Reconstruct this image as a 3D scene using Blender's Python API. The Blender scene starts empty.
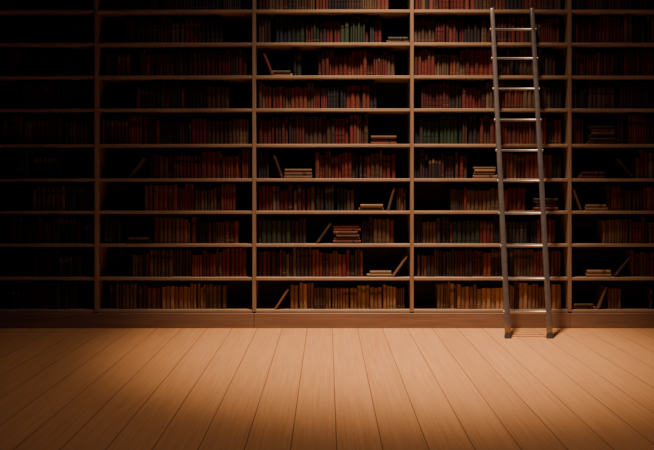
import bpy, math, random
from mathutils import Matrix, Vector
random.seed(7)
F=762.0; CX=327.0; HY=185.0; D=8.0; S=D/F
CAMZ=(328-HY)*S
def PX(x,d=D): return (x-CX)*d/F
def PZ(y,d=D): return CAMZ+(HY-y)*d/F
scene=bpy.context.scene
# ---------------- materials ----------------
def newmat(n):
    m=bpy.data.materials.new(n); m.use_nodes=True
    nt=m.node_tree; b=nt.nodes['Principled BSDF']; return m,nt,b
def wood(name,c1,c2,scale=(1,1,1),rough=0.5,bump=0.1):
    m,nt,b=newmat(name)
    tc=nt.nodes.new('ShaderNodeTexCoord'); mp=nt.nodes.new('ShaderNodeMapping')
    mp.inputs['Scale'].default_value=scale
    nz=nt.nodes.new('ShaderNodeTexNoise'); nz.inputs['Scale'].default_value=1.0; nz.inputs['Detail'].default_value=5
    cr=nt.nodes.new('ShaderNodeValToRGB'); cr.color_ramp.elements[0].color=(*c1,1); cr.color_ramp.elements[1].color=(*c2,1)
    cr.color_ramp.elements[0].position=.3; cr.color_ramp.elements[1].position=.7
    bp=nt.nodes.new('ShaderNodeBump'); bp.inputs['Strength'].default_value=bump; bp.inputs['Distance'].default_value=.003
    L=nt.links.new
    L(tc.outputs['Object'],mp.inputs[0]); L(mp.outputs[0],nz.inputs['Vector']); L(nz.outputs[0],cr.inputs[0])
    L(cr.outputs[0],b.inputs['Base Color']); L(nz.outputs[0],bp.inputs['Height']); L(bp.outputs[0],b.inputs['Normal'])
    b.inputs['Roughness'].default_value=rough
    return m
M_shelf=wood('shelf_wood',(0.22,0.145,0.098),(0.32,0.22,0.15),(3,30,30),.5)
M_up=wood('upright_wood',(0.20,0.132,0.09),(0.29,0.195,0.135),(30,30,3),.5)
M_plinth=wood('plinth_wood',(0.17,0.10,0.07),(0.24,0.145,0.10),(2,30,40),.5)
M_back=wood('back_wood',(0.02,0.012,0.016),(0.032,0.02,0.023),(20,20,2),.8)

# floor material
M_floor,nt,b=newmat('floor_wood'); L=nt.links.new
BW=0.262; OFF=0.055
tc=nt.nodes.new('ShaderNodeTexCoord'); sx=nt.nodes.new('ShaderNodeSeparateXYZ'); L(tc.outputs['Object'],sx.inputs[0])
def math_(op,a,bv=None):
    n=nt.nodes.new('ShaderNodeMath'); n.operation=op
    for i,v in enumerate((a,bv)):
        if v is None: continue
        if isinstance(v,(int,float)): n.inputs[i].default_value=v
        else: L(v,n.inputs[i])
    return n.outputs[0]
u=math_('DIVIDE',math_('SUBTRACT',sx.outputs[0],OFF),BW)
fl=math_('FLOOR',u); fr=math_('FRACT',u)
dist=math_('SUBTRACT',0.5,math_('ABSOLUTE',math_('SUBTRACT',fr,0.5)))
seam=nt.nodes.new('ShaderNodeMapRange'); seam.inputs[1].default_value=0.003; seam.inputs[2].default_value=0.016
seam.inputs[3].default_value=0; seam.inputs[4].default_value=1; L(dist,seam.inputs[0])
wn=nt.nodes.new('ShaderNodeTexWhiteNoise'); wn.noise_dimensions='1D'; L(fl,wn.inputs['W'])
cb=nt.nodes.new('ShaderNodeCombineXYZ')
L(math_('MULTIPLY',sx.outputs[0],80),cb.inputs[0]); L(math_('MULTIPLY',sx.outputs[1],1.6),cb.inputs[1]); L(math_('MULTIPLY',wn.outputs['Value'],37),cb.inputs[2])
nz=nt.nodes.new('ShaderNodeTexNoise'); nz.inputs['Scale'].default_value=1; nz.inputs['Detail'].default_value=4; L(cb.outputs[0],nz.inputs['Vector'])
cr=nt.nodes.new('ShaderNodeValToRGB'); cr.color_ramp.elements[0].color=(0.48,0.242,0.104,1); cr.color_ramp.elements[1].color=(0.62,0.34,0.155,1)
cr.color_ramp.elements[0].position=.25; cr.color_ramp.elements[1].position=.75; L(nz.outputs[0],cr.inputs[0])
val=math_('MULTIPLY_ADD',wn.outputs['Value'],0.10); nt.nodes[-1].inputs[2].default_value=0.92
hv=nt.nodes.new('ShaderNodeHueSaturation'); L(val,hv.inputs['Value']); L(cr.outputs[0],hv.inputs['Color'])
mx=nt.nodes.new('ShaderNodeMix'); mx.data_type='RGBA'; mx.inputs[6].default_value=(0.11,0.045,0.02,1)
L(seam.outputs[0],mx.inputs[0]); L(hv.outputs[0],mx.inputs[7]); L(mx.outputs[2],b.inputs['Base Color'])
bp=nt.nodes.new('ShaderNodeBump'); bp.inputs['Strength'].default_value=.15; bp.inputs['Distance'].default_value=.003
L(math_('ADD',seam.outputs[0],math_('MULTIPLY',nz.outputs[0],.2)),bp.inputs['Height']); L(bp.outputs[0],b.inputs['Normal'])
b.inputs['Roughness'].default_value=0.45

M_book,nt,b=newmat('book_cloth')
at=nt.nodes.new('ShaderNodeAttribute'); at.attribute_name='Col'
nz=nt.nodes.new('ShaderNodeTexNoise'); nz.inputs['Scale'].default_value=40; nz.inputs['Detail'].default_value=3
tc=nt.nodes.new('ShaderNodeTexCoord'); nt.links.new(tc.outputs['Object'],nz.inputs['Vector'])
mr=nt.nodes.new('ShaderNodeMapRange'); mr.inputs[3].default_value=.7; mr.inputs[4].default_value=1.3; nt.links.new(nz.outputs[0],mr.inputs[0])
hv=nt.nodes.new('ShaderNodeHueSaturation'); nt.links.new(mr.outputs[0],hv.inputs['Value']); nt.links.new(at.outputs['Color'],hv.inputs['Color'])
nt.links.new(hv.outputs[0],b.inputs['Base Color']); b.inputs['Roughness'].default_value=.6
b.inputs['Specular IOR Level'].default_value=.3

def steel(name,c1,c2,r):
    m,nt,b=newmat(name)
    nz=nt.nodes.new('ShaderNodeTexNoise'); nz.inputs['Scale'].default_value=14; nz.inputs['Detail'].default_value=5
    tc=nt.nodes.new('ShaderNodeTexCoord'); nt.links.new(tc.outputs['Object'],nz.inputs['Vector'])
    cr=nt.nodes.new('ShaderNodeValToRGB'); cr.color_ramp.elements[0].color=(*c1,1); cr.color_ramp.elements[1].color=(*c2,1)
    nt.links.new(nz.outputs[0],cr.inputs[0]); nt.links.new(cr.outputs[0],b.inputs['Base Color'])
    b.inputs['Metallic'].default_value=.7; b.inputs['Roughness'].default_value=r
    return m
M_rail=steel('rail_steel',(.15,.135,.14),(.31,.285,.29),.4)
M_rung=steel('rung_steel',(.24,.23,.235),(.44,.42,.43),.4)
M_rubber,nt,b=newmat('foot_rubber')
nz=nt.nodes.new('ShaderNodeTexNoise'); nz.inputs['Scale'].default_value=60
cr=nt.nodes.new('ShaderNodeValToRGB'); cr.color_ramp.elements[0].color=(.02,.018,.018,1); cr.color_ramp.elements[1].color=(.05,.04,.04,1)
nt.links.new(nz.outputs[0],cr.inputs[0]); nt.links.new(cr.outputs[0],b.inputs['Base Color']); b.inputs['Roughness'].default_value=.8

# ---------------- helpers ----------------
class MB:
    def __init__(s): s.v=[]; s.f=[]; s.m=[]; s.c=[]
    def add(s,vs,fs,mi=0,col=(1,1,1)):
        o=len(s.v); s.v+=[tuple(v) for v in vs]
        for f in fs: s.f.append([i+o for i in f]); s.m.append(mi); s.c.append(col)
    def box(s,x0,x1,y0,y1,z0,z1,mi=0,col=(1,1,1),mat=None):
        vs=[Vector(p) for p in [(x0,y0,z0),(x1,y0,z0),(x1,y1,z0),(x0,y1,z0),(x0,y0,z1),(x1,y0,z1),(x1,y1,z1),(x0,y1,z1)]]
        if mat: vs=[mat@v for v in vs]
        s.add(vs,[(0,3,2,1),(4,5,6,7),(0,1,5,4),(1,2,6,5),(2,3,7,6),(3,0,4,7)],mi,col)
    def obj(s,name,mats,cols=False):
        me=bpy.data.meshes.new(name); me.from_pydata(s.v,[],s.f)
        for m in mats: me.materials.append(m)
        me.polygons.foreach_set('material_index',s.m)
        if cols:
            a=me.attributes.new('Col','FLOAT_COLOR','CORNER'); d=[]
            for f,c in zip(s.f,s.c): d+=list((*c,1))*len(f)
            a.data.foreach_set('color',d)
        me.update(); o=bpy.data.objects.new(name,me); scene.collection.objects.link(o); return o

# ---------------- room ----------------
g=MB(); g.box(-7.2,7.4,-2.5,D+.42,-.05,0); g.obj('floor',[M_floor])
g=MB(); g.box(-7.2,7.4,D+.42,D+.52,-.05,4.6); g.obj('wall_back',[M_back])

# ---------------- bookcase ----------------
ys=[-55,-22,11,44,77,110,145.5,180,212.5,245.5,279,311.5]  # centre of shelf boards
HT=.016; DEPTH=.36
nb=7; ups=[PX(96+158*k) for k in range(-2,6)]
g=MB()
ztop=PZ(ys[0])+HT
for i,x in enumerate(ups):
    g.box(x-.019,x+.019,D,D+DEPTH,PZ(312),ztop,1)
for j,y in enumerate(ys):
    z=PZ(y)
    for i in range(nb):
        g.box(ups[i]+.019,ups[i+1]-.019,D+.004,D+DEPTH,z-HT,z+HT,0)
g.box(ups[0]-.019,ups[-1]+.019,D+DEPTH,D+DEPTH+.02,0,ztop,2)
zb=PZ(ys[-1])-HT
for a,bx in [(0,1),(1,3),(3,5),(5,7)]:
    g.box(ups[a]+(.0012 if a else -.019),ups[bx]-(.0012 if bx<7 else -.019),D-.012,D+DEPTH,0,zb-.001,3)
g.box(ups[0]-.03,ups[-1]+.03,D-.02,D+DEPTH+.02,ztop,ztop+.06,0)
bc=g.obj('bookcase',[M_shelf,M_up,M_back,M_plinth])
bv=bc.modifiers.new('bev','BEVEL'); bv.width=.005; bv.segments=3

# ---------------- books ----------------
B=MB()
RED=[(.085,.016,.015),(.11,.023,.018),(.055,.012,.014),(.12,.032,.024)]
GRN=[(.018,.034,.020),(.026,.042,.026),(.016,.026,.020)]
BRN=[(.06,.034,.024),(.08,.045,.027),(.04,.024,.020),(.10,.062,.038)]
DRK=[(.016,.014,.02),(.022,.018,.024),(.025,.014,.018)]
BLU=[(.018,.022,.038),(.025,.027,.036)]
TAN=[(.20,.105,.055),(.16,.082,.045),(.24,.14,.08),(.12,.06,.036)]
GOLD=(.20,.13,.065)
PAL={'r':RED*3+BRN*2+DRK,'g':GRN*2+DRK+BRN[:2]+RED[:1],'m':RED*2+GRN+BRN+BLU+DRK,'d':DRK*2+BRN[:2]+GRN+RED[2:3],'t':TAN*2+BRN}
PAGE=(.18,.135,.09)
def book(M,t,h,d,col,deco):
    c=.0028; bl=min(.008,t*.22)
    out=[(0,d),(0,.004),(t*.2,-bl*.75),(t*.5,-bl),(t*.8,-bl*.75),(t,.004),(t,d)]
    inn=[(c,d),(c,.006),(t*.3,.003),(t*.5,.002),(t*.7,.003),(t-c,.006),(t-c,d)]
    vs=[M@Vector((x,y,z)) for z in (0,h) for x,y in out+inn]
    fs=[]
    for i in range(6):
        fs.append((i,i+1,i+15,i+14)); fs.append((i+8,i+7,i+21,i+22))
        fs.append((i+1,i,i+7,i+8)); fs.append((i+14,i+15,i+22,i+21))
    fs+=[(0,14,21,7),(6,13,27,20)]
    B.add(vs,fs,0,col)
    B.box(c,t-c,.007,d-.006,.004,h-.005,0,PAGE,M)
    def band(z0,z1,cc,e=.0012):
        pts=out[1:6]
        P=[(x,y-e) for x,y in pts]
        vs=[M@Vector((x,y,z)) for z in (z0,z1) for x,y in P+[(x,y+.001) for x,y in pts]]
        f=[]
        for i in range(4):
            f+=[(i,i+1,i+11,i+10),(i+1,i,i+5,i+6),(i+10,i+11,i+16,i+15)]
        B.add(vs,f,0,cc)
    if deco==1:
        for k in (.12,.16,.84): band(h*k,h*k+.003,GOLD)
    elif deco==2:
        band(h*.66,h*.8,tuple(v*.35 for v in col)); band(h*.66-.004,h*.66-.001,GOLD); band(h*.8+.001,h*.8+.004,GOLD)
    elif deco==3:
        for k in (.15,.36,.57,.78): band(h*k,h*k+.006,tuple(min(1,v*1.2) for v in col),.002)
    elif deco==4:
        band(h*.7,h*.86,(.11,.08,.055)); 
def jit(c,a=.35):
    k=1+random.uniform(-a,a); return tuple(v*k for v in c)
def shelf_z(r): return PZ(ys[r])+HT+.0006
def open_h(r): return PZ(ys[r-1])-PZ(ys[r])-2*HT
def T(x,y,z): return Matrix.Translation((x,y,z))
def stand(r,x0,x1,pal,hf=.82):
    x=PX(x0); xe=PX(x1); z=shelf_z(r); oh=open_h(r); run=0
    while True:
        if run<=0:
            run=random.choice([1,1,1,2,2,3,4,6]); t0=random.uniform(.020,.048); h0=oh*min(.93,hf+random.uniform(-.13,.11)); c0=random.choice(PAL[pal]); de=random.choice([0,1,2,3,4,0,3]); y0=random.uniform(.05,.08)
        t=t0*random.uniform(.93,1.07)
        if x+t>xe: break
        book(T(x,D+y0+random.uniform(0,.012),z),t,h0+random.uniform(-.006,.006),random.uniform(.17,.2),jit(c0),de)
        x+=t+.002+(random.random()<.06)*.012; run-=1
def stack(r,x0,x1,n,pal):
    z=shelf_z(r)
    Lx=PX(x1)-PX(x0)
    for i in range(n):
        t=random.uniform(.026,.038); l=Lx*random.uniform(.82,1) if i else Lx
        xo=PX(x0)+(Lx-l)*random.random()
        M=T(xo,D+.04+random.uniform(0,.02),z+t)@Matrix.Rotation(math.radians(90),4,'Y')
        book(M,t,l,.18,jit(random.choice(PAL[pal])),random.choice([0,1,2]))
        z+=t+.0006
def lean(r,xc,ang,side,pal,h=None):
    h=h or open_h(r)*.8; a=math.radians(ang); t=random.uniform(.02,.03); z=shelf_z(r)
    if side=='R':
        M=T(PX(xc)-h*math.sin(a)-.001,D+.035,z)@Matrix.Rotation(a,4,'Y')@T(-t,0,0)
    else:
        M=T(PX(xc)+h*math.sin(a)+.001,D+.035,z)@Matrix.Rotation(-a,4,'Y')
    book(M,t,h,.18,jit(random.choice(PAL[pal])),1)
LAY={
2:[('s',-60,90,'d'),('s',110,240,'d'),('s',258,392,'r'),('s',416,564,'r'),('s',574,724,'g')],
3:[('s',10,88,'d'),('s',124,222,'r'),('s',258,272,'d'),('s',275,384,'m'),('k',387,409,2,'d'),('s',415,564,'r'),('s',574,724,'m')],
4:[('s',5,70,'d'),('s',104,250,'r'),('l',262,22,'L','r'),('k',270,292,2,'t'),('s',293,301,'g'),('s',318,396,'r'),('s',415,560,'r'),('s',574,724,'r')],
5:[('s',20,92,'d'),('s',135,231,'m'),('s',258,381,'m'),('s',422,566,'r'),('s',574,724,'g')],
6:[('s',0,92,'r'),('s',100,250,'r'),('s',258,369,'r'),('k',371,397,3,'r'),('s',416,470,'g'),('s',470,564,'r'),('s',573,587,'r'),('k',589,617,6,'r'),('s',619,724,'r')],
7:[('s',10,60,'d'),('l',145,38,'R','r'),('s',148,250,'m'),('s',258,269,'g'),('l',272,20,'L','r'),('k',284,312,3,'t'),('s',315,397,'r'),('s',415,472,'r'),('k',474,498,4,'t'),('s',500,566,'r'),('k',580,606,2,'r'),('l',618,40,'L','t'),('s',639,724,'r')],
8:[('s',30,92,'d'),('s',143,236,'m'),('s',258,334,'r'),('s',337,356,'g'),('k',359,384,2,'t'),('l',396,15,'R','r'),('s',397,408,'r'),('s',452,530,'r'),('k',535,559,4,'r'),('l',573,20,'L','t'),('k',587,609,2,'t'),('s',610,724,'m')],
9:[('s',10,92,'m'),('s',103,120,'d'),('k',126,151,2,'d'),('s',153,241,'r'),('s',258,307,'g'),('l',332,35,'R','r'),('k',333,361,6,'r'),('s',362,398,'r'),('s',415,505,'g'),('s',506,560,'r'),('s',605,724,'r')],
10:[('s',30,80,'d'),('s',131,249,'r'),('s',258,365,'r'),('k',367,392,2,'t'),('l',408.5,35,'R','t'),('s',418,565,'r'),('k',588,613,2,'t'),('l',633,38,'R','r'),('s',634,724,'m')],
11:[('s',0,78,'d'),('s',107,229,'t'),('l',289,33,'R','t'),('s',290,408,'t'),('s',438,563,'t'),('k',573,597,2,'t'),('l',609,20,'R','d'),('s',610,624,'t'),('s',652,722,'m')],
1:[('s',-60,85,'d'),('s',100,250,'d'),('s',258,400,'r'),('s',416,560,'r'),('s',574,720,'g')],
}
for r,items in LAY.items():
    for it in items:
        if it[0]=='s': stand(r,*it[1:])
        elif it[0]=='k': stack(r,*it[1:])
        else: lean(r,it[1],it[2],it[3],it[4])
    for k in (-2,-1,4):
        x0=96+158*k
        if k==-1: x0=-58; x1=-8
        else: x1=x0+150; x0+=4
        if k==-1 and r in(1,2): continue
        stand(r,x0,x1-random.choice([0,15,40]),'m')
B.obj('books',[M_book],True)

# ---------------- ladder ----------------
lad=bpy.data.objects.new('ladder',None); scene.collection.objects.link(lad)
Yb,Yt=7.47,7.955
Zt=PZ(8,Yt)
def railpt(side,t):
    xb=PX(508 if side==0 else 550,Yb); xt=PX(492 if side==0 else 532,Yt)
    return Vector((xb+(xt-xb)*t,Yb+(Yt-Yb)*t,Zt*t))
up=(railpt(0,1)-railpt(0,0)).normalized()
def rail(side):
    n=24; prof=[]
    for i in range(16):
        a=2*math.pi*i/16; cx,sy=math.cos(a),math.sin(a)
        p=lambda v:math.copysign(abs(v)**.55,v)
        prof.append((p(cx),p(sy)))
    vs=[];fs=[]
    T_=[0.012]+[i/n for i in range(1,n)]+[.994,.998,1.0]
    fac=[1]*(n)+[1,.8,.35]
    for t,f in zip(T_,fac):
        c=railpt(side,t); w=(.029*(1-t)+.023*t)*f; dd=(.020*(1-t)+.016*t)*f
        for x,y in prof: vs.append(c+Vector((x*w,y*dd,-y*dd*up.y/up.z)))
    m=len(T_)
    for j in range(m-1):
        for i in range(16):
            a=j*16+i; b_=j*16+(i+1)%16; fs.append((a,b_,b_+16,a+16))
    fs.append(tuple(range(15,-1,-1))); fs.append(tuple(range((m-1)*16,m*16)))
    g=MB(); g.add(vs,fs); o=g.obj('rail_%d'%(side+1),[M_rail]); o.parent=lad
    for p_ in o.data.polygons: p_.use_smooth=len(p_.vertices)==4
    g=MB(); c=railpt(side,0); vs=[];fs=[]
    lv=[(0,1.2),(.012,1.25),(.022,1.15),(.04,1.1),(.045,1.02)]
    for z,f in lv:
        for x,y in prof: vs.append(Vector((c.x+x*.028*f,c.y+z*.14+y*.022*f,z)))
    for j in range(len(lv)-1):
        for i in range(16):
            a=j*16+i; b_=j*16+(i+1)%16; fs.append((a,b_,b_+16,a+16))
    fs.append(tuple(range(15,-1,-1))); fs.append(tuple(range(64,80)))
    g.add(vs,fs); o=g.obj('foot_%d'%(side+1),[M_rubber]); o.parent=lad
rail(0); rail(1)
for k,y in enumerate([29.5,58.5,89,120,150.5,181,213.5,246,279,312]):
    t=((HY-y)*Yb+CAMZ*F)/(Zt*F-(HY-y)*(Yt-Yb))
    p0=railpt(0,t); p1=railpt(1,t); dx=Vector((1,0,0))
    a=p0-dx*.036; b_=p1+dx*.036
    prof=[(0,.010),(.003,.0145),(.014,.0145),(.016,.0125)]
    Lr=b_.x-a.x; st=prof+[(Lr-q[0],q[1]) for q in reversed(prof)]
    vs=[];fs=[];N=14
    for (s_,r_) in st:
        for i in range(N):
            an=2*math.pi*i/N; vs.append(Vector((a.x+s_,a.y+math.cos(an)*r_,a.z+math.sin(an)*r_)))
    for j in range(len(st)-1):
        for i in range(N):
            q=j*N+i; w=j*N+(i+1)%N; fs.append((q,w,w+N,q+N))
    fs.append(tuple(range(N-1,-1,-1))); fs.append(tuple(range((len(st)-1)*N,len(st)*N)))
    g=MB(); g.add(vs,fs); o=g.obj('rung_%d'%(k+1),[M_rung]); o.parent=lad
    for p_ in o.data.polygons: p_.use_smooth=len(p_.vertices)==4

# ---------------- light ----------------
def spot(name,loc,target,energy,angle,blend,size,col):
    l=bpy.data.lights.new(name,'SPOT'); l.energy=energy; l.spot_size=math.radians(angle); l.spot_blend=blend; l.shadow_soft_size=size; l.color=col
    o=bpy.data.objects.new(name,l); o.location=loc; o.rotation_euler=(Vector(target)-Vector(loc)).to_track_quat('-Z','Y').to_euler(); scene.collection.objects.link(o)
spot('pool_edge_fill',(.75,6.25,8.0),(.75,7.3,0),5700,43,1,.25,(1,.69,.44))
spot('pool_edge_fill',(.75,6.15,8.0),(.75,7.0,0),900,70,1,.25,(1,.66,.42))  # added wide, dim fill to soften the pool's edges, not a second fitting
w=bpy.data.worlds.new('World'); scene.world=w; w.use_nodes=True
w.node_tree.nodes['Background'].inputs[0].default_value=(.36,.24,.55,1); w.node_tree.nodes['Background'].inputs[1].default_value=.05
# ---------------- camera ----------------
cam=bpy.data.cameras.new('camera'); co=bpy.data.objects.new('camera',cam); scene.collection.objects.link(co)
co.location=(0,0,CAMZ); co.rotation_euler=(math.radians(90),0,0)
cam.sensor_width=36; cam.lens=F/654*36; cam.shift_y=-(225-HY)/654
scene.camera=co
